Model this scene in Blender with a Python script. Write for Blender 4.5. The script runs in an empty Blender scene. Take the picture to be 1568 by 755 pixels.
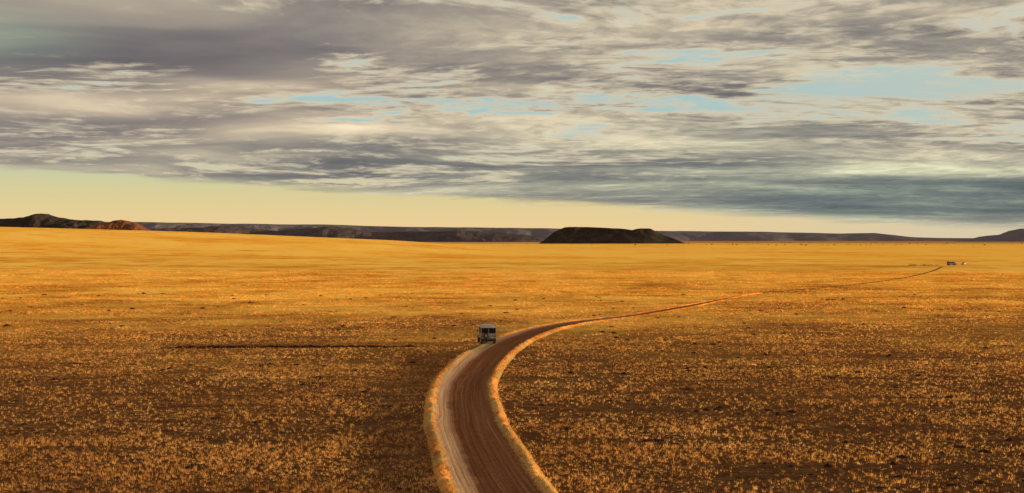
import bpy, math, numpy as np
from mathutils import Vector
rng=np.random.default_rng(7)
scene=bpy.context.scene
scene.view_settings.view_transform='Standard'
scene.view_settings.look='None'
scene.view_settings.exposure=0

# ------------------------------------------------------------ helpers
def link(o,parent=None):
    scene.collection.objects.link(o)
    if parent: o.parent=parent
    return o
def mesh_np(name,verts,faces,mat=None,smooth=False):
    """faces: (n,3) or (n,4) int array"""
    me=bpy.data.meshes.new(name)
    verts=np.asarray(verts,dtype=np.float32); faces=np.asarray(faces,dtype=np.int32)
    k=faces.shape[1]
    me.vertices.add(len(verts)); me.vertices.foreach_set('co',verts.ravel())
    me.loops.add(faces.size); me.loops.foreach_set('vertex_index',faces.ravel())
    me.polygons.add(len(faces))
    me.polygons.foreach_set('loop_start',np.arange(0,faces.size,k,dtype=np.int32))
    me.polygons.foreach_set('loop_total',np.full(len(faces),k,dtype=np.int32))
    me.update(calc_edges=True)
    me.polygons.foreach_set('use_smooth',np.full(len(faces),smooth,dtype=bool))
    if mat: me.materials.append(mat)
    return link(bpy.data.objects.new(name,me))
def grid_faces(nu,nv,wrap=False):
    i=np.arange(nu-1)[:,None]; j=np.arange(nv if wrap else nv-1)[None,:]
    j2=(j+1)%nv
    a=i*nv+j; b=i*nv+j2; c=(i+1)*nv+j2; d=(i+1)*nv+j
    return np.stack([a,b,c,d],-1).reshape(-1,4)
_tab=rng.random((256,256))
def vnoise(x,y):
    xi=np.floor(x).astype(int); yi=np.floor(y).astype(int)
    fx=x-xi; fy=y-yi; fx=fx*fx*(3-2*fx); fy=fy*fy*(3-2*fy)
    g=lambda a,b:_tab[a&255,b&255]
    return (g(xi,yi)*(1-fx)+g(xi+1,yi)*fx)*(1-fy)+(g(xi,yi+1)*(1-fx)+g(xi+1,yi+1)*fx)*fy
def fbm(x,y,o=4):
    s=0;a=.5;t=0
    for k in range(o):
        s=s+a*vnoise(x*2**k+17*k,y*2**k+31*k); t+=a; a*=.5
    return s/t
def sstep(a,b,x):
    t=np.clip((x-a)/(b-a),0,1); return t*t*(3-2*t)

class E:
    """tiny expression wrapper around math nodes"""
    nt=None
    def __init__(s,sock): s.s=sock
    @staticmethod
    def m(op,*a,clamp=False):
        n=E.nt.nodes.new('ShaderNodeMath'); n.operation=op; n.use_clamp=clamp
        for i,v in enumerate(a):
            if isinstance(v,E): E.nt.links.new(v.s,n.inputs[i])
            else: n.inputs[i].default_value=v
        return E(n.outputs[0])
    def __add__(s,o): return E.m('ADD',s,o)
    __radd__=__add__
    def __sub__(s,o): return E.m('SUBTRACT',s,o)
    def __rsub__(s,o): return E.m('SUBTRACT',o,s)
    def __mul__(s,o): return E.m('MULTIPLY',s,o)
    __rmul__=__mul__
    def __truediv__(s,o): return E.m('DIVIDE',s,o)
    def __rtruediv__(s,o): return E.m('DIVIDE',o,s)
def sm(x,a,b,lo=0.,hi=1.):
    n=E.nt.nodes.new('ShaderNodeMapRange'); n.interpolation_type='SMOOTHSTEP'
    E.nt.links.new(x.s,n.inputs[0])
    for i,v in enumerate((a,b,lo,hi)): n.inputs[i+1].default_value=v
    return E(n.outputs[0])
def comb(x,y,z):
    n=E.nt.nodes.new('ShaderNodeCombineXYZ')
    for i,v in enumerate((x,y,z)):
        if isinstance(v,E): E.nt.links.new(v.s,n.inputs[i])
        else: n.inputs[i].default_value=v
    return E(n.outputs[0])
def sep(v):
    n=E.nt.nodes.new('ShaderNodeSeparateXYZ'); E.nt.links.new(v.s,n.inputs[0])
    return [E(o) for o in n.outputs]
def vm(op,a,b=None,scale=None):
    n=E.nt.nodes.new('ShaderNodeVectorMath'); n.operation=op
    for i,v in enumerate((a,b)):
        if v is None: continue
        if isinstance(v,E): E.nt.links.new(v.s,n.inputs[i])
        else: n.inputs[i].default_value=v
    if scale is not None:
        if isinstance(scale,E): E.nt.links.new(scale.s,n.inputs['Scale'])
        else: n.inputs['Scale'].default_value=scale
    return E(n.outputs[0])
def noise(v,scale,detail=4,rough=.5,dist=0.,color=False):
    n=E.nt.nodes.new('ShaderNodeTexNoise'); E.nt.links.new(v.s,n.inputs['Vector'])
    n.inputs['Scale'].default_value=scale; n.inputs['Detail'].default_value=detail
    n.inputs['Roughness'].default_value=rough; n.inputs['Distortion'].default_value=dist
    return E(n.outputs[1 if color else 0])
def mix(f,a,b):
    n=E.nt.nodes.new('ShaderNodeMix'); n.data_type='RGBA'
    for idx,v in ((0,f),(6,a),(7,b)):
        if isinstance(v,E): E.nt.links.new(v.s,n.inputs[idx])
        elif idx==0: n.inputs[0].default_value=v
        else: n.inputs[idx].default_value=(*v,1)
    return E(n.outputs[2])
def ramp(f,stops):
    n=E.nt.nodes.new('ShaderNodeValToRGB'); cr=n.color_ramp
    cr.elements[0].position=stops[0][0]; cr.elements[0].color=(*stops[0][1],1)
    cr.elements[1].position=stops[-1][0]; cr.elements[1].color=(*stops[-1][1],1)
    for p,c in stops[1:-1]:
        e=cr.elements.new(p); e.color=(*c,1)
    E.nt.links.new(f.s,n.inputs[0]); return E(n.outputs[0])
def new_mat(name):
    m=bpy.data.materials.new(name); m.use_nodes=True
    m.node_tree.nodes.clear(); E.nt=m.node_tree
    return m
def pos():
    n=E.nt.nodes.new('ShaderNodeNewGeometry'); return E(n.outputs['Position'])
def nrm():
    n=E.nt.nodes.new('ShaderNodeNewGeometry'); return E(n.outputs['Normal'])
def objco():
    n=E.nt.nodes.new('ShaderNodeTexCoord'); return E(n.outputs['Object'])
def diffuse(col,normal=None,rough=1.):
    n=E.nt.nodes.new('ShaderNodeBsdfDiffuse'); n.inputs['Roughness'].default_value=rough
    if isinstance(col,E): E.nt.links.new(col.s,n.inputs[0])
    else: n.inputs[0].default_value=(*col,1)
    if normal: E.nt.links.new(normal.s,n.inputs['Normal'])
    return n.outputs[0]
def translucent(col,normal=None):
    n=E.nt.nodes.new('ShaderNodeBsdfTranslucent'); E.nt.links.new(col.s,n.inputs[0])
    if normal: E.nt.links.new(normal.s,n.inputs['Normal'])
    return n.outputs[0]
def addsh(a,b):
    n=E.nt.nodes.new('ShaderNodeAddShader'); E.nt.links.new(a,n.inputs[0]); E.nt.links.new(b,n.inputs[1]); return n.outputs[0]
def out(sh):
    o=E.nt.nodes.new('ShaderNodeOutputMaterial'); E.nt.links.new(sh,o.inputs[0])
def bump(h,strength,dist):
    n=E.nt.nodes.new('ShaderNodeBump'); n.inputs['Strength'].default_value=strength
    n.inputs['Distance'].default_value=dist; E.nt.links.new(h.s,n.inputs['Height'])
    return E(n.outputs[0])
def principled(name,col,rough=.5,metal=0.,noise_amt=.15,scale=3.,dust=0.):
    m=new_mat(name); P=objco()
    n=noise(P,scale,4,.6)
    c=mix(sm(n,.3,.7),tuple(x*(1-noise_amt) for x in col),tuple(min(1,x*(1+noise_amt)) for x in col))
    if dust: c=mix(sm(noise(P,scale*.6,3,.6),.35,.7)*dust,c,(.32,.2,.1))
    p=E.nt.nodes.new('ShaderNodeBsdfPrincipled')
    E.nt.links.new(c.s,p.inputs['Base Color']); p.inputs['Roughness'].default_value=rough
    p.inputs['Metallic'].default_value=metal
    out(p.outputs[0]); return m

# ------------------------------------------------------------ sun + sky
SUN_EL=math.radians(4.0); SUN_AZ=math.radians(84)      # azimuth from +Y towards +X
sd=Vector((math.sin(SUN_AZ)*math.cos(SUN_EL),math.cos(SUN_AZ)*math.cos(SUN_EL),math.sin(SUN_EL)))
sun=bpy.data.lights.new('sun','SUN'); sun.energy=5; sun.angle=math.radians(.5); sun.color=(1,.84,.56)
so=link(bpy.data.objects.new('sun',sun)); so.rotation_euler=sd.to_track_quat('Z','Y').to_euler(); so.location=(200,50,120)

w=bpy.data.worlds.new('World'); scene.world=w; w.use_nodes=True
nt=w.node_tree; nt.nodes.clear(); E.nt=nt
tc=nt.nodes.new('ShaderNodeTexCoord'); D=E(tc.outputs['Generated'])
x,y,z=sep(D)
h=E.m('SQRT',x*x+y*y+1e-5)
az=E.m('ARCTAN2',x,y); el=E.m('MAXIMUM',z/h,-.02)
sky=nt.nodes.new('ShaderNodeTexSky'); sky.sky_type='NISHITA'; sky.sun_disc=False
sky.sun_elevation=SUN_EL; sky.sun_rotation=SUN_AZ; sky.air_density=1; sky.dust_density=1.5
zz=E.m('MAXIMUM',el,0.)+.06
P0=comb(x/h/zz,y/h/zz,0.)
wq=noise(P0,.22,2,.5,0.,color=True)
P=vm('ADD',P0,vm('SCALE',vm('SUBTRACT',wq,(.5,.5,.5)),scale=2.0))
def gauss(a0,e0,sa,se,amp):
    da=(az-a0)/sa; de=(el-e0)/se
    return E.m('EXPONENT',(da*da+de*de)*-1.)*amp
def gsum(L):
    s=None
    for g in L:
        q=gauss(*g); s=q if s is None else s+q
    return s
nA=noise(vm('MULTIPLY',P,(.45,.9,1.)),.7,3,.45,.3)
nB=noise(vm('ADD',vm('MULTIPLY',P,(.6,.9,1.)),(11.3,4.1,2.)),1.9,5,.48,.4)
nC=noise(vm('ADD',P,(3.3,41.,7.)),7.5,4,.6,.4)
rip=sm(az,-.25,.08,.03,.36)
t=(nA-.5)*1.65+(nB-.5)*.85+(nC-.5)*rip*1.6+.49
t=t+gsum([(-.08,.084,.13,.012,.18),(.12,.066,.12,.012,.16),(.25,.125,.10,.012,.06),(.09,.150,.08,.012,.12),(-.25,.074,.10,.006,.20),(.28,.055,.10,.005,.10),
  (-.28,.120,.14,.022,-.26),(-.10,.135,.12,.018,-.16),(-.32,.058,.09,.008,-.24),(-.17,.038,.16,.008,-.10),(.24,.145,.14,.012,-.20),(.25,.026,.20,.015,-.20)])
cloud=ramp(t,[(0.,(.135,.13,.14)),(.28,(.225,.205,.195)),(.48,(.35,.31,.255)),(.66,(.52,.45,.335)),(.84,(.78,.67,.46)),(1.,(.98,.85,.60))])
cool=gsum([(.30,.025,.18,.018,1.),(-.34,.133,.05,.016,1.),(.02,.045,.35,.022,.4),(.2,.09,.15,.03,.25)])
cloud=mix(E.m('MINIMUM',cool,.9),cloud,vm('MULTIPLY',cloud,(.74,1.0,.98)))
# mauve thick deck on the left
cloud=mix(gsum([(-.25,.10,.2,.05,.55)]),cloud,vm('MULTIPLY',cloud,(1.08,.97,.96)))
gn=noise(vm('ADD',vm('MULTIPLY',P,(.7,1.,1.)),(7.,19.,3.)),1.6,5,.58,.6)
gp=(gn-.5)*1.7+(nC-.5)*.7+.5+gsum([(.19,.095,.14,.014,.38),(.27,.118,.07,.008,.24),(-.266,.112,.045,.008,.34),(-.06,.097,.12,.007,.26),(.33,.070,.07,.007,.26),(-.15,.049,.08,.005,.2),(.06,.062,.12,.006,.2),(-.08,.040,.09,.003,.2),(.13,.125,.07,.008,.22),(-.28,.125,.2,.03,-.12),(-.2,.15,.2,.02,-.2),(.25,.028,.25,.02,-.5)])
gap=sm(gp,.64,.92)
cloud=mix(sm(gp,.44,.80,0.,.8),cloud,(.78,.67,.47))
edge=el-(.0262-.060*az)+(nB-.5)*.014+(nC-.5)*.006
deck=sm(edge,-.002,.0045)
behind=sm(y,-.2,.2)
deck=deck*behind+(1.-behind)
cs=vm('SCALE',E(sky.outputs[0]),scale=.10)
clear_hi=mix(.15,(.38,.62,.66),cs)
clear_lo=mix(.12,(.72,.68,.36),cs)
clear_0=mix(.12,(.97,.70,.34),cs)
clr=mix(sm(el,.03,.085),mix(sm(el,0.,.045),clear_0,clear_lo),clear_hi)
clr=mix(sm(az,0.,.45,0.,.6),clr,(.60,.58,.45))
skyc=mix(deck*(1.-gap*.9),clr,cloud)
# haze low over the horizon
skyc=mix((1.-sm(el,0.,.022))*sm(az,.05,.3,0.,.38),skyc,(.60,.55,.42))
skyc=mix(sm(el,.22,.6),skyc,(.20,.20,.22))
bg=nt.nodes.new('ShaderNodeBackground'); bg.inputs[1].default_value=.1
nt.links.new(vm('SCALE',skyc,scale=10.).s,bg.inputs[0])
wo=nt.nodes.new('ShaderNodeOutputWorld'); nt.links.new(bg.outputs[0],wo.inputs[0])

# ------------------------------------------------------------ road centreline (metres)
ctrl=[(150,-60),(90,-8),(48,16),(22,34),(9,50),(2.6,68),(-.66,89.6),(-2.1,104.3),(-3.7,122.7),(-4.95,148.9),(-4.7,170.8),(-2.67,200.3),(.6,226.3),(5.4,250.7),(11.8,270.1),(17.3,281),(23.7,292.8),(32.6,313.9),(43.3,341.6),(53.8,370.7),(66.2,405.2),(80,432),(101.5,466),(130.4,520),(163,590),(208,705),(251,829)]
c=np.array(ctrl,float)
pts=[]
for i in range(len(c)-1):
    p0=c[max(i-1,0)];p1=c[i];p2=c[i+1];p3=c[min(i+2,len(c)-1)]
    n=max(3,int(np.linalg.norm(p2-p1)/2.0))
    for k in range(n):
        s=k/n
        m1=(p2-p0)/2;m2=(p3-p1)/2
        pts.append((2*s**3-3*s**2+1)*p1+(s**3-2*s**2+s)*m1+(-2*s**3+3*s**2)*p2+(s**3-s**2)*m2)
pts.append(c[-1]); RP=np.array(pts)
for _ in range(3): RP[1:-1]=(RP[:-2]+2*RP[1:-1]+RP[2:])/4
RT=np.gradient(RP,axis=0); RT/=np.linalg.norm(RT,axis=1)[:,None]
RN=np.stack([RT[:,1],-RT[:,0]],1)   # points to the right of travel
RS=np.concatenate([[0],np.cumsum(np.linalg.norm(np.diff(RP,axis=0),axis=1))])
WF=1-.44*sstep(262,310,RP[:,1])-.36*sstep(310,420,RP[:,1])      # the track narrows beyond the bend
def road_coord(px,py):
    """distance across measured in road-profile units, nearest index"""
    px=np.asarray(px,float);py=np.asarray(py,float)
    A=np.full(px.shape,1e3); 
    idx=np.zeros(px.shape,int)
    for s in range(0,len(px),20000):
        q=np.stack([px[s:s+20000],py[s:s+20000]],1)
        d2=(q[:,None,0]-RP[None,:,0])**2+(q[:,None,1]-RP[None,:,1])**2
        k=np.argmin(d2,1); dv=q-RP[k]
        a=(dv*RN[k]).sum(1); b=np.sqrt(d2[np.arange(len(k)),k])
        A[s:s+20000]=np.where(b>12,np.sign(a)*b,a)/WF[k]; idx[s:s+20000]=k
    return A,idx
def base_h(x,y):
    r=np.hypot(x,y)
    yy=sstep(500,2000,y)*(1-sstep(2300,4200,y))
    rise=np.interp(-x,[0,60,200,500,760,1500,4000],[0,3,14,27,34.5,48,60])*yy
    hill=14.2*(1-sstep(6,44,np.hypot(x*.8,np.maximum(y,0)+np.maximum(-y-60,0)*.5)))
    return rise+hill
def height(x,y,a):
    r=np.hypot(x,y)
    und=(fbm(x/26+50,y/26+50,3)-.5)*.55+(fbm(x/140+9,y/140+5,2)-.5)*1.1
    far=(fbm(x/900+3,y/900+8,2)-.5)*3*sstep(900,2500,r)
    return base_h(x,y)+und*sstep(5,40,np.abs(a))*.6+far*.6

# ------------------------------------------------------------ ground sheet
rad=np.concatenate([[0.5],np.geomspace(4,45000,300)])
fine=np.radians(np.linspace(-32,32,260)); coarse=np.radians(np.linspace(32,328,120)[1:-1])
th=np.concatenate([fine,coarse]); 
Rr,Th=np.meshgrid(rad,th,indexing='ij')
gx=(Rr*np.sin(Th)).ravel(); gy=(Rr*np.cos(Th)).ravel()
ga,_=road_coord(gx,gy); gz=height(gx,gy,ga)
gv=np.stack([gx,gy,gz],1); gf=grid_faces(len(rad),len(th),wrap=True)[:,::-1]
m=new_mat('dry_grass_plain')
Pp=pos(); X,Y,Z=sep(Pp); dist=E.m('SQRT',X*X+Y*Y)
n1=noise(Pp,.03,5,.6,.3); n2=noise(Pp,.35,5,.6); n3=noise(Pp,.0045,5,.6,.4); n4=noise(Pp,2.5,4,.65)
n5=noise(Pp,.10,5,.72,.3)
soil=ramp(n2*.6+n4*.4,[(.3,(.085,.034,.013)),(.5,(.21,.088,.030)),(.7,(.37,.17,.055))])
straw=ramp(n1*.4+n3*.35+n5*.25,[(.41,(.78,.33,.04)),(.48,(.93,.47,.065)),(.56,(1.,.64,.14))])
mid=ramp(n3*.35+n1*.35+n5*.30,[(.42,(.42,.16,.028)),(.48,(.76,.36,.052)),(.55,(.97,.58,.11))])
gcol=mix(sm(dist,350,1300),mid,straw)
# bare patches between the tussocks
gcol=mix(sm(n4*.5+n2*.5,.56,.44)*sm(dist,1400,350,0.,.5),gcol,vm('MULTIPLY',gcol,(.42,.36,.35)))
gcol=mix(sm(dist+(n1-.5)*320+(n3-.5)*500.+X*-.22,140,480),soil,gcol)
gcol=mix(sm(dist+(n3-.5)*2500.,3500,7500),gcol,(.42,.21,.08))
# dark streak left of the parked truck: its long shadow painted into the soil
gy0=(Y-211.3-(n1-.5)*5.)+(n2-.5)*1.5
shadow_streak=(1.-sm(E.m('ABSOLUTE',gy0),.8,1.9))*sm(X,-56.,-44.)*(1.-sm(X,-20.,-13.))
gcol=mix(shadow_streak*.92,gcol,(.035,.018,.010))
nc=noise(Pp,1.6,3,.6,0.,color=True)
tilt=vm('MULTIPLY',vm('SUBTRACT',nc,(.5,.5,.5)),(16.,16.,1.))
kk=sm(dist,80,340,.15,1.)
N=vm('NORMALIZE',vm('ADD',nrm(),vm('SCALE',tilt,scale=kk)))
gt=mix(sm(dist,80,340),(0.,0.,0.),gcol)
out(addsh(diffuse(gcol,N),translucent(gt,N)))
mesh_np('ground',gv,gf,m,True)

# ------------------------------------------------------------ road with graded banks
acr=np.array([-4.0,-3.7,-3.45,-3.25,-3.05,-2.75,-2.4,-2.0,-1.5,-.9,-.2,.6,1.4,2.1,2.5,2.72,2.9,3.1,3.35,3.7])
prof=np.array([-.08,.09,.30,.42,.36,.24,.15,.09,.05,.03,.05,.05,.03,.04,.09,.22,.32,.24,.09,-.08])
nr=len(RP); A2,_=np.meshgrid(acr,np.arange(nr),indexing='xy')
S2=np.repeat(RS[:,None],len(acr),1)
wob=(fbm(S2/9+3,A2*0+5,3)-.5)*.7
AW=(A2+wob*.5)*WF[:,None]
sx=RP[:,0][:,None]+RN[:,0][:,None]*AW; sy=RP[:,1][:,None]+RN[:,1][:,None]*AW
yc=RP[:,1][:,None]
mod=np.ones_like(A2)
mod=np.where(A2<-1.7,1-.95*sstep(196,208,yc),mod)       # left bank peters out where the vehicle stands
mod=np.where(A2>2.2,1-.95*sstep(245,330,yc),mod)
mod=mod*(1+(fbm(S2/2.2,A2*1.3+8,3)-.5)*1.2)
isb=np.abs(prof)>.08
pz=prof[None,:]*np.where(isb[None,:],mod,1)
pz[:,0]=-.08; pz[:,-1]=-.08
sz=base_h(sx,sy)+pz+.03+(fbm(A2*6+3,S2/25,3)-.5)*.06
sz[:,0]-=.05; sz[:,-1]-=.05
road=mesh_np('dirt_road',np.stack([sx,sy,sz],-1).reshape(-1,3),grid_faces(nr,len(acr))[:, ::1],None,True)
me=road.data
uv=me.uv_layers.new(name='UVMap')
li=np.empty(len(me.loops),np.int32); me.loops.foreach_get('vertex_index',li)
uvs=np.stack([A2.ravel()[li],S2.ravel()[li]],1).astype(np.float32); uv.data.foreach_set('uv',uvs.ravel())
m=new_mat('graded_gravel')
u=E.nt.nodes.new('ShaderNodeUVMap'); u.uv_map='UVMap'; U=E(u.outputs[0]); ax,al,_=sep(U)
X,Y,Z=sep(pos())
axw=ax+(noise(comb(0.,al*.03,9.),1.,2,.5)-.5)*.8
st=noise(comb(axw*5.,al*.03,0.),1.,4,.65,.1)
st2=noise(comb(axw*1.6,al*.015,4.),1.,3,.5)
gr=noise(pos(),5.,5,.7)
rc=ramp(st*.42+st2*.2+gr*.42,[(.42,(.26,.085,.030)),(.53,(.46,.17,.062)),(.68,(.74,.34,.14))])
pale=ramp(st*.55+gr*.45,[(.38,(.46,.22,.10)),(.5,(.72,.41,.21)),(.62,(.90,.58,.33))])
rc=mix(sm(ax+(gr-.5)*1.0,-1.1,-2.0),rc,pale)
gb=ramp(gr,[(.35,(.52,.30,.075)),(.6,(.92,.66,.22))])
rc=mix(E.m('MAXIMUM',sm(ax+(gr-.5)*1.6,-2.7,-3.1),sm(ax+(gr-.5)*1.4,2.3,2.7)),rc,gb)
fcol=ramp(gr,[(.35,(.26,.115,.03)),(.6,(.50,.26,.065))])
rc=mix(sm(Y,280,360,0.,.85),rc,fcol)
out(diffuse(rc,bump(st*.6+gr*.8,.8,.15)))
me.materials.append(m)
if me.polygons[0].normal.z<0: me.flip_normals()

# ------------------------------------------------------------ grass tufts (one mesh)
def tuft_positions():
    out=[]
    edges=np.geomspace(48,720,74)
    for y0,y1 in zip(edges[:-1],edges[1:]):
        ym=(y0+y1)/2; rho=9.0*min(1,(105/ym))**1.65
        W=.42*y1+8; n=int(rho*2*W*(y1-y0))
        out.append(np.stack([rng.uniform(-W,W,n),rng.uniform(y0,y1,n)],1))
    return np.concatenate(out)
T=tuft_positions(); ta,_=road_coord(T[:,0],T[:,1])
x_,y_=T[:,0],T[:,1]
dens=.25+1.15*fbm(x_/14+2,y_/14+7,4)
dens*=np.where(fbm(x_/10+40,y_/4.0+70,3)<.40,.22,1)
big=fbm(x_/45+11,y_/22+3,3)
dens*=.5+.95*sstep(.38,.58,big)
dens*=1-.45*np.exp(-(((x_-42)/34)**2+((y_-150)/45)**2))-.2*np.exp(-(((x_-30)/30)**2+((y_-105)/22)**2))
in_streak=(np.abs(y_-211.3)<2.0)&(x_<-14)&(x_>-52)
dens*=np.where(in_streak,.08,1)  # tufts thinned along the painted shadow streak
dens*=np.where((np.abs(y_-215)<5)&(x_>-16)&(x_<-5),.45,1)
keep=(rng.random(len(T))<dens)&((ta<-3.9)|(ta>3.55))
T=T[keep];ta=ta[keep]
hs=rng.uniform(.45,1.3,len(T))**1.2*(.6+.8*fbm(T[:,0]/5,T[:,1]/5,2))
# bank tufts
nb=26000
k=rng.choice(np.where((RP[:,1]>45)&(RP[:,1]<420))[0],nb); side=rng.random(nb)<.58
ab=np.where(side,rng.normal(-3.4,.30,nb),rng.normal(3.0,.25,nb))
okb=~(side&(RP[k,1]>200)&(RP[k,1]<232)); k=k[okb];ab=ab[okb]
jit=rng.uniform(-1,1,len(k))[:,None]*RT[k]
B=RP[k]+RN[k]*(ab*WF[k])[:,None]+jit
pzb=np.interp(ab,acr,prof)
modb=np.where(ab<0,1-.95*sstep(196,208,RP[k,1]),1-.95*sstep(245,330,RP[k,1]))
bz=base_h(B[:,0],B[:,1])+np.maximum(pzb,0)*modb
z0=height(T[:,0],T[:,1],ta)
allx=np.concatenate([T[:,0],B[:,0]]); ally=np.concatenate([T[:,1],B[:,1]]); allz=np.concatenate([z0,bz])-.02
alls=np.concatenate([hs,rng.uniform(.4,1.2,len(B))])
n=len(allx); rr=np.hypot(allx,ally); grow=np.maximum(1,(rr/105))**.62
NB=5
ang=rng.uniform(0,2*np.pi,(n,NB)); Hh=.18*alls[:,None]*rng.uniform(.6,1.3,(n,NB))
lean=Hh*rng.uniform(.1,.7,(n,NB)); wd=.022*grow[:,None]*rng.uniform(.6,1.3,(n,NB))*np.sqrt(alls)[:,None]
off=.12*grow[:,None]*rng.random((n,NB))
bx=allx[:,None]+np.cos(ang)*off; by=ally[:,None]+np.sin(ang)*off
wa=ang+np.pi/2+rng.normal(0,.5,(n,NB))
v=np.empty((n,NB,3,3),np.float32)
v[:,:,0,0]=bx+np.cos(wa)*wd; v[:,:,0,1]=by+np.sin(wa)*wd; v[:,:,0,2]=allz[:,None]
v[:,:,1,0]=bx-np.cos(wa)*wd; v[:,:,1,1]=by-np.sin(wa)*wd; v[:,:,1,2]=allz[:,None]
v[:,:,2,0]=bx+np.cos(ang)*lean; v[:,:,2,1]=by+np.sin(ang)*lean; v[:,:,2,2]=allz[:,None]+Hh
m=new_mat('dry_grass'); Pp=pos()
X,Y,Z=sep(Pp); dist=E.m('SQRT',X*X+Y*Y)
a1=noise(Pp,.05,4,.6,.3); a2=noise(Pp,1.6,2,.5); a3=noise(Pp,.35,3,.6)
gc=ramp(a1*.35+a2*.45+a3*.2,[(.32,(.22,.080,.022)),(.44,(.48,.22,.060)),(.54,(.74,.41,.12)),(.66,(.96,.68,.28))])
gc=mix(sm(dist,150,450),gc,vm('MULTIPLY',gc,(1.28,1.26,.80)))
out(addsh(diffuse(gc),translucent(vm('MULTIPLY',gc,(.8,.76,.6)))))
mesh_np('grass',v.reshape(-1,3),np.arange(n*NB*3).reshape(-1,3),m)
print('TUFTS',n)

# ------------------------------------------------------------ scattered rocks
rv=[];rf=[];base=0
ico=np.array([(0,0,1),(.89,0,.45),(.28,.85,.45),(-.72,.53,.45),(-.72,-.53,.45),(.28,-.85,.45),(.72,.53,-.3),(-.28,.85,-.3),(-.89,0,-.3),(-.28,-.85,-.3),(.72,-.53,-.3)])
icf=np.array([(0,1,2),(0,2,3),(0,3,4),(0,4,5),(0,5,1),(1,6,2),(2,7,3),(3,8,4),(4,9,5),(5,10,1),(2,6,7),(3,7,8),(4,8,9),(5,9,10),(1,10,6)])
N=1500; ry=np.exp(rng.uniform(np.log(60),np.log(420),N)); rx=rng.uniform(-.45,.45,N)*ry
cl=(fbm(rx/12+5,ry/6+1,3)>.55)|(rng.random(N)<.12)
rx=rx[cl];ry=ry[cl]
rx=np.concatenate([rx,rng.uniform(-50,-15,160)]); ry=np.concatenate([ry,rng.normal(211.6,.8,160)])  # extra dark stones added along the painted shadow streak
raa,_=road_coord(rx,ry); q=np.abs(raa)>5.5; rx=rx[q];ry=ry[q];raa=raa[q]
rz=height(rx,ry,raa)
for X_,Y_,Z_ in zip(rx,ry,rz):
    s=rng.uniform(.10,.30)*(1+Y_/500); vv=ico*(1+rng.normal(0,.18,(11,1)))*np.array([s*rng.uniform(.9,1.8),s,s*.6])
    rv.append(vv+np.array([X_,Y_,Z_])); rf.append(icf+base); base+=11
m=new_mat('ironstone'); nn=noise(pos(),4.,4,.6); out(diffuse(ramp(nn,[(.3,(.04,.022,.014)),(.7,(.13,.065,.04))])))
mesh_np('scattered_rocks',np.concatenate(rv),np.concatenate(rf),m)

# ------------------------------------------------------------ hills
def hill_mat(name,c1,c2,c3,sc):
    m=new_mat(name); p=pos(); a=noise(p,sc,6,.65,.3); b=noise(p,sc*6,4,.65)
    col=ramp(a*.55+b*.45,[(.34,c1),(.5,c2),(.66,c3)])
    out(diffuse(col,bump(b,.8,1./sc*.05))); return m
def hills(name,profile,y0,depth,mat,nx=360,ny=48,front=.35,cliff=False,rough=.12,seed=0.,gul=60.):
    pr=np.array(profile,float); xs=np.linspace(pr[0,0],pr[-1,0],nx); d=np.linspace(0,1,ny)
    hh=np.interp(xs,pr[:,0],pr[:,1])
    hh=hh*(1+(fbm(xs/(gul*1.2)+seed,xs*0+seed,4)-.5)*rough)
    XX,DD=np.meshgrid(xs,d,indexing='ij')
    nz=fbm(XX/gul+seed,DD*depth/gul/1.6+seed,5)
    dd=DD+(nz-.5)*(.10 if cliff else .22)
    if cliff: S=np.interp(dd,[0,.03,front*.75,front*.9,1-front*.9,1-front*.7,1],[0,.04,.62,1,1,.6,0])
    else: S=np.sin(np.clip(dd,0,1)*np.pi)**.9
    S=S*sstep(0,.06,DD)*sstep(0,.06,1-DD)
    ZZ=hh[:,None]*S*(1-(.5-np.abs(nz-.5))*rough*.6)
    if not cliff: ZZ*=1/np.max(S*(1-(.5-np.abs(nz-.5))*rough*.6),axis=1)[:,None]
    YY=y0+DD*depth+(fbm(XX/(gul*4)+seed,XX*0,3)-.5)*depth*.5
    o=mesh_np(name,np.stack([XX,YY,ZZ-3],-1).reshape(-1,3),grid_faces(nx,ny)[:,::-1],mat,False)
    if o.data.polygons[nx*ny//2].normal.z<0: o.data.flip_normals()
    return o
dark=hill_mat('dark_shaded_rock',(.04,.032,.025),(.075,.058,.042),(.15,.105,.07),.03)  # low albedo; cloud shade over the mesa is put into this colour
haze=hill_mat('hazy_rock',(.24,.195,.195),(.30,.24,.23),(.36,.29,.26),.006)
brown=hill_mat('brown_rock',(.11,.08,.072),(.17,.122,.105),(.25,.175,.13),.012)
red=hill_mat('red_rock',(.14,.05,.026),(.32,.12,.05),(.52,.23,.085),.02)
hills('mesa',[(95,0),(118,14),(152,44),(180,58),(193,64),(266,65),(340,62),(404,58),(438,53),(461,60),(496,58),(542,37),(599,15),(632,0)],5000,420,dark,cliff=True,rough=.10,seed=4.,gul=70.)
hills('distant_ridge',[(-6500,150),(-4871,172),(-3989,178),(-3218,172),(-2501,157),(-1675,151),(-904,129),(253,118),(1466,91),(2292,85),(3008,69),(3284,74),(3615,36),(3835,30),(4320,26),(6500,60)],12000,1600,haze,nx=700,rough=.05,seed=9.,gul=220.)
hills('low_hills',[(-3400,40),(-2218,78),(-1668,96),(-1410,68),(-1080,92),(-823,58),(-309,70),(-60,52),(169,33),(430,0)],8000,900,brown,nx=500,rough=.22,seed=2.,gul=110.)
hills('rocky_hill',[(-2900,60),(-2500,92),(-2325,104),(-2160,115),(-2095,122),(-2050,130),(-1985,112),(-1912,102),(-1815,96),(-1719,64),(-1609,34),(-1526,0)],6000,500,dark,rough=.14,seed=6.,gul=60.)
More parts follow.
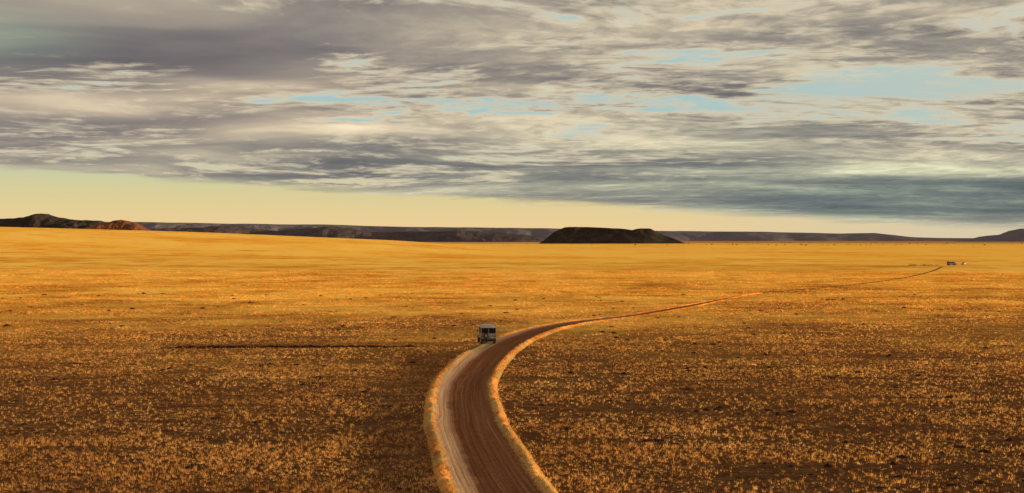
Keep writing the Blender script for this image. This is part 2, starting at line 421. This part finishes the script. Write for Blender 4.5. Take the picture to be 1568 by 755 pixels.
hills('red_hill',[(-1420,0),(-1393,50),(-1351,68),(-1310,80),(-1289,85),(-1258,78),(-1217,60),(-1176,46),(-1100,0)],4500,300,red,nx=200,rough=.16,seed=1.,gul=32.)
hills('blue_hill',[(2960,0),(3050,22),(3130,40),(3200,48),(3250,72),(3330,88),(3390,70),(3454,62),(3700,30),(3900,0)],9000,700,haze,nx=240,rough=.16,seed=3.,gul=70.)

# ------------------------------------------------------------ distant trees, low bushes
def foliage(name,spots,mat,flat=.3,nl=46,trunk=True):
    tv=[];tf=[];b=0
    for (Xt,Yt,s) in spots:
        zt=float(height(np.array([Xt]),np.array([Yt]),np.array([500.]))[0])-.2
        tr=np.array([(-.09,-.09,0),(.09,-.09,0),(0,.12,0),(0,0,1.)])*np.array([s,s,s*.7])+(Xt,Yt,zt)
        tv.append(tr); tf.append(np.array([(0,1,3),(1,2,3),(2,0,3)])+b); b+=4
        for k in range(nl):
            c0=rng.normal(0,1,3); c0/=np.linalg.norm(c0); c0*=rng.uniform(.4,1)
            cc=np.array([Xt,Yt,zt+s*(.68 if trunk else .4)])+c0*np.array([s*.62,s*.62,s*flat])
            tv.append(cc+rng.normal(0,.17*s,(3,3))); tf.append(np.array([(0,1,2)])+b); b+=3
    mesh_np(name,np.concatenate(tv),np.concatenate(tf),mat)
spots=[]
for i in range(130):
    Yt=rng.uniform(3400,5600); px=rng.uniform(-.08,.42) if rng.random()<.3 else rng.uniform(.12,.42); Xt=px*Yt
    if 90<Xt<640 and Yt>4800: continue
    spots.append((Xt,Yt,rng.uniform(1.5,3.4)*(1.4 if rng.random()<.08 else 1)))
m=new_mat('acacia_foliage'); nn=noise(pos(),.3,3,.6); out(diffuse(ramp(nn,[(.3,(.04,.04,.016)),(.7,(.10,.085,.03))])))
foliage('distant_trees',spots,m)
foliage('thorn_bushes',[(rng.uniform(236,257),rng.normal(858,2),rng.uniform(.5,1.0)) for i in range(40)],m,.4,36,False)

# ------------------------------------------------------------ vehicles
import bmesh
paint=principled('khaki_paint',(.36,.32,.23),.5,0,.10,1.5,.45)
white=principled('white_paint',(.78,.76,.70),.4,0,.06,1.5,.2)
glass=principled('dark_glass',(.012,.013,.015),.08,0,.1,2)
rubber=principled('tyre_rubber',(.02,.019,.018),.85,0,.2,6,.25)
steel=principled('galvanised_steel',(.42,.41,.38),.45,.6,.15,4)
black=principled('black_plastic',(.03,.03,.03),.6,0,.2,4,.2)
redl=principled('red_lens',(.45,.02,.015),.25,0,.1,4)
amber=principled('amber_lens',(.6,.22,.02),.25,0,.1,4)
green=principled('dark_green_paint',(.05,.06,.05),.4,0,.1,2,.2)
def box(name,parent,mat,c,s,bev=.03,taper=None):
    bm=bmesh.new(); bmesh.ops.create_cube(bm,size=1)
    for vv in bm.verts:
        if taper and vv.co.z>0:
            vv.co.x*=taper[0]; vv.co.y=vv.co.y*taper[1]+(taper[2] if len(taper)>2 else 0)
        vv.co=Vector((vv.co.x*s[0],vv.co.y*s[1],vv.co.z*s[2]))
    if bev: bmesh.ops.bevel(bm,geom=bm.edges[:],offset=bev,segments=2,affect='EDGES')
    me=bpy.data.meshes.new(name); bm.to_mesh(me); bm.free(); me.materials.append(mat)
    o=link(bpy.data.objects.new(name,me),parent); o.location=c; return o
def cyl(name,parent,mat,c,r,d,axis='X',seg=28,bev=.03):
    bm=bmesh.new(); bmesh.ops.create_cone(bm,cap_ends=True,segments=seg,radius1=r,radius2=r,depth=d)
    if bev: bmesh.ops.bevel(bm,geom=[e for e in bm.edges if abs(e.verts[0].co.z-e.verts[1].co.z)<1e-5],offset=bev,segments=2,affect='EDGES')
    me=bpy.data.meshes.new(name); bm.to_mesh(me); bm.free(); me.materials.append(mat)
    o=link(bpy.data.objects.new(name,me),parent); o.location=c
    if axis=='X': o.rotation_euler=(0,math.pi/2,0)
    if axis=='Y': o.rotation_euler=(math.pi/2,0,0)
    return o
def safari_truck(name,loc,yaw,body,s=1.):
    e=link(bpy.data.objects.new(name,None)); e.location=loc; e.rotation_euler=(0,0,yaw); e.scale=(s,s,s)
    # +Y is forward; rear at -Y
    box('chassis',e,black,(0,0,.66),(1.3,5.4,.22))
    box('load_body',e,body,(0,-.95,1.22),(2.3,3.3,.80),.05)
    box('cabin_lower',e,body,(0,1.25,1.18),(2.16,1.1,.86),.06)
    box('bonnet',e,body,(0,2.35,1.14),(1.9,1.15,.66),.08,(.93,.94,-.02))
    box('cabin_upper',e,body,(0,1.15,1.93),(2.10,1.25,.68),.07,(.93,.82,-.06))
    box('windscreen',e,glass,(0,1.71,1.93),(1.75,.10,.5),.02)
    for i,yy in enumerate((-2.52,-1.5,-.5,.42)):
        for sx_ in (-1,1): box('post_%d%s'%(i,'l' if sx_<0 else 'r'),e,body,(sx_*1.09,yy,2.06),(.09,.12,.86),.01)
    box('rear_glass',e,glass,(0,-2.50,2.04),(2.06,.04,.74),.01)
    box('side_glass_l',e,glass,(-1.07,-1.04,2.06),(.03,2.95,.74),.01)
    box('side_glass_r',e,glass,(1.07,-1.04,2.06),(.03,2.95,.74),.01)
    box('rear_door_frame',e,body,(0,-2.54,2.04),(.08,.04,.76),.01)
    box('roof',e,white,(0,-.72,2.55),(2.32,3.95,.12),.05)
    for sx_ in (-1,1):
        box('rack_rail_%s'%('l' if sx_<0 else 'r'),e,steel,(sx_*1.08,-.8,2.86),(.05,3.5,.05),.01)
        for i,yy in enumerate((-2.4,-1.3,-.2,.9)): box('rack_post_%d%s'%(i,'l' if sx_<0 else 'r'),e,steel,(sx_*1.08,yy,2.735),(.04,.04,.24),.005)
    box('rack_bar_rear',e,steel,(0,-2.53,2.86),(2.11,.05,.05),.01)
    box('rack_bar_front',e,steel,(0,.97,2.86),(2.11,.05,.05),.01)
    box('luggage',e,white,(-.1,-1.2,2.74),(1.7,1.9,.22),.05)
    box('tailgate_panel',e,steel,(0,-2.615,1.36),(1.9,.03,.34),.01)
    box('number_plate',e,white,(.55,-2.63,1.0),(.5,.02,.12),.004)
    box('rear_bumper',e,black,(0,-2.74,.72),(2.25,.16,.2),.03)
    box('front_bumper',e,black,(0,3.02,.74),(2.1,.16,.22),.03)
    box('grille',e,black,(0,2.93,1.12),(1.2,.05,.4),.01)
    for sx_ in (-1,1):
        t='l' if sx_<0 else 'r'
        box('tail_light_'+t,e,redl,(sx_*1.03,-2.62,1.2),(.14,.04,.26),.01)
        box('indicator_'+t,e,amber,(sx_*1.03,-2.62,1.42),(.14,.04,.12),.01)
        box('mirror_'+t,e,black,(sx_*1.25,1.7,1.8),(.2,.08,.3),.02)
        box('side_window_'+t,e,glass,(sx_*1.035,1.15,1.92),(.03,.8,.42),.01)
        box('mud_flap_'+t,e,black,(sx_*.93,-2.25,.5),(.4,.03,.42),.01)
        cyl('headlight_'+t,e,white,(sx_*.76,2.95,1.16),.12,.06,'Y',20,.01)
        for nm,yy in (('front',2.1),('rear',-1.6)):
            cyl('wheel_%s_%s'%(nm,t),e,rubber,(sx_*.97,yy,.46),.46,.30,'X',32,.05)
            cyl('hub_%s_%s'%(nm,t),e,steel,(sx_*1.0,yy,.46),.24,.28,'X',20,.02)
            box('arch_%s_%s'%(nm,t),e,black,(sx_*1.12,yy,.99),(.14,1.15,.08),.02)
    cyl('spare_wheel',e,rubber,(-.45,-2.76,1.28),.40,.24,'Y',32,.05)
    cyl('spare_hub',e,steel,(-.45,-2.80,1.28),.2,.22,'Y',20,.02)
    cyl('axle_rear',e,black,(0,-1.6,.46),.09,1.8,'X',12,0)
    cyl('axle_front',e,black,(0,2.1,.46),.09,1.8,'X',12,0)
    return e
safari_truck('safari_truck',(-3.9,218.6,.03),math.radians(8),paint,1.0)
safari_truck('safari_truck',(261.5,846,.2),math.radians(-68),green,1.0)

def car(name,loc,yaw,body):
    e=link(bpy.data.objects.new(name,None)); e.location=loc; e.rotation_euler=(0,0,yaw)
    box('body',e,body,(0,0,.82),(1.8,4.5,.62),.10)
    box('cabin',e,glass,(0,-.45,1.36),(1.6,2.7,.50),.06,(.88,.80))
    box('roof',e,body,(0,-.45,1.65),(1.42,2.2,.08),.03)
    for i,yy in enumerate((-1.45,.0)):
        for sx_ in (-1,1): box('pillar_%d%d'%(i,sx_),e,body,(sx_*.76,yy,1.38),(.06,.1,.5),.01)
    box('front_bumper',e,black,(0,2.28,.6),(1.76,.14,.22),.03)
    box('rear_bumper',e,black,(0,-2.28,.6),(1.76,.14,.22),.03)
    for sx_ in (-1,1):
        for nm,yy in (('front',1.45),('rear',-1.4)):
            cyl('wheel_%s_%d'%(nm,sx_),e,rubber,(sx_*.80,yy,.38),.38,.24,'X',24,.04)
            cyl('hub_%s_%d'%(nm,sx_),e,steel,(sx_*.83,yy,.38),.2,.22,'X',16,.01)
    return e
car('car',(272.5,858,.3),math.radians(-30),white)

# ------------------------------------------------------------ camera
cam=bpy.data.cameras.new('camera'); cam.lens=50; cam.sensor_width=36; cam.clip_end=120000; cam.clip_start=.5
co=link(bpy.data.objects.new('camera',cam)); co.location=(0,0,16); co.rotation_euler=(math.radians(90-.30),0,0)
scene.camera=co
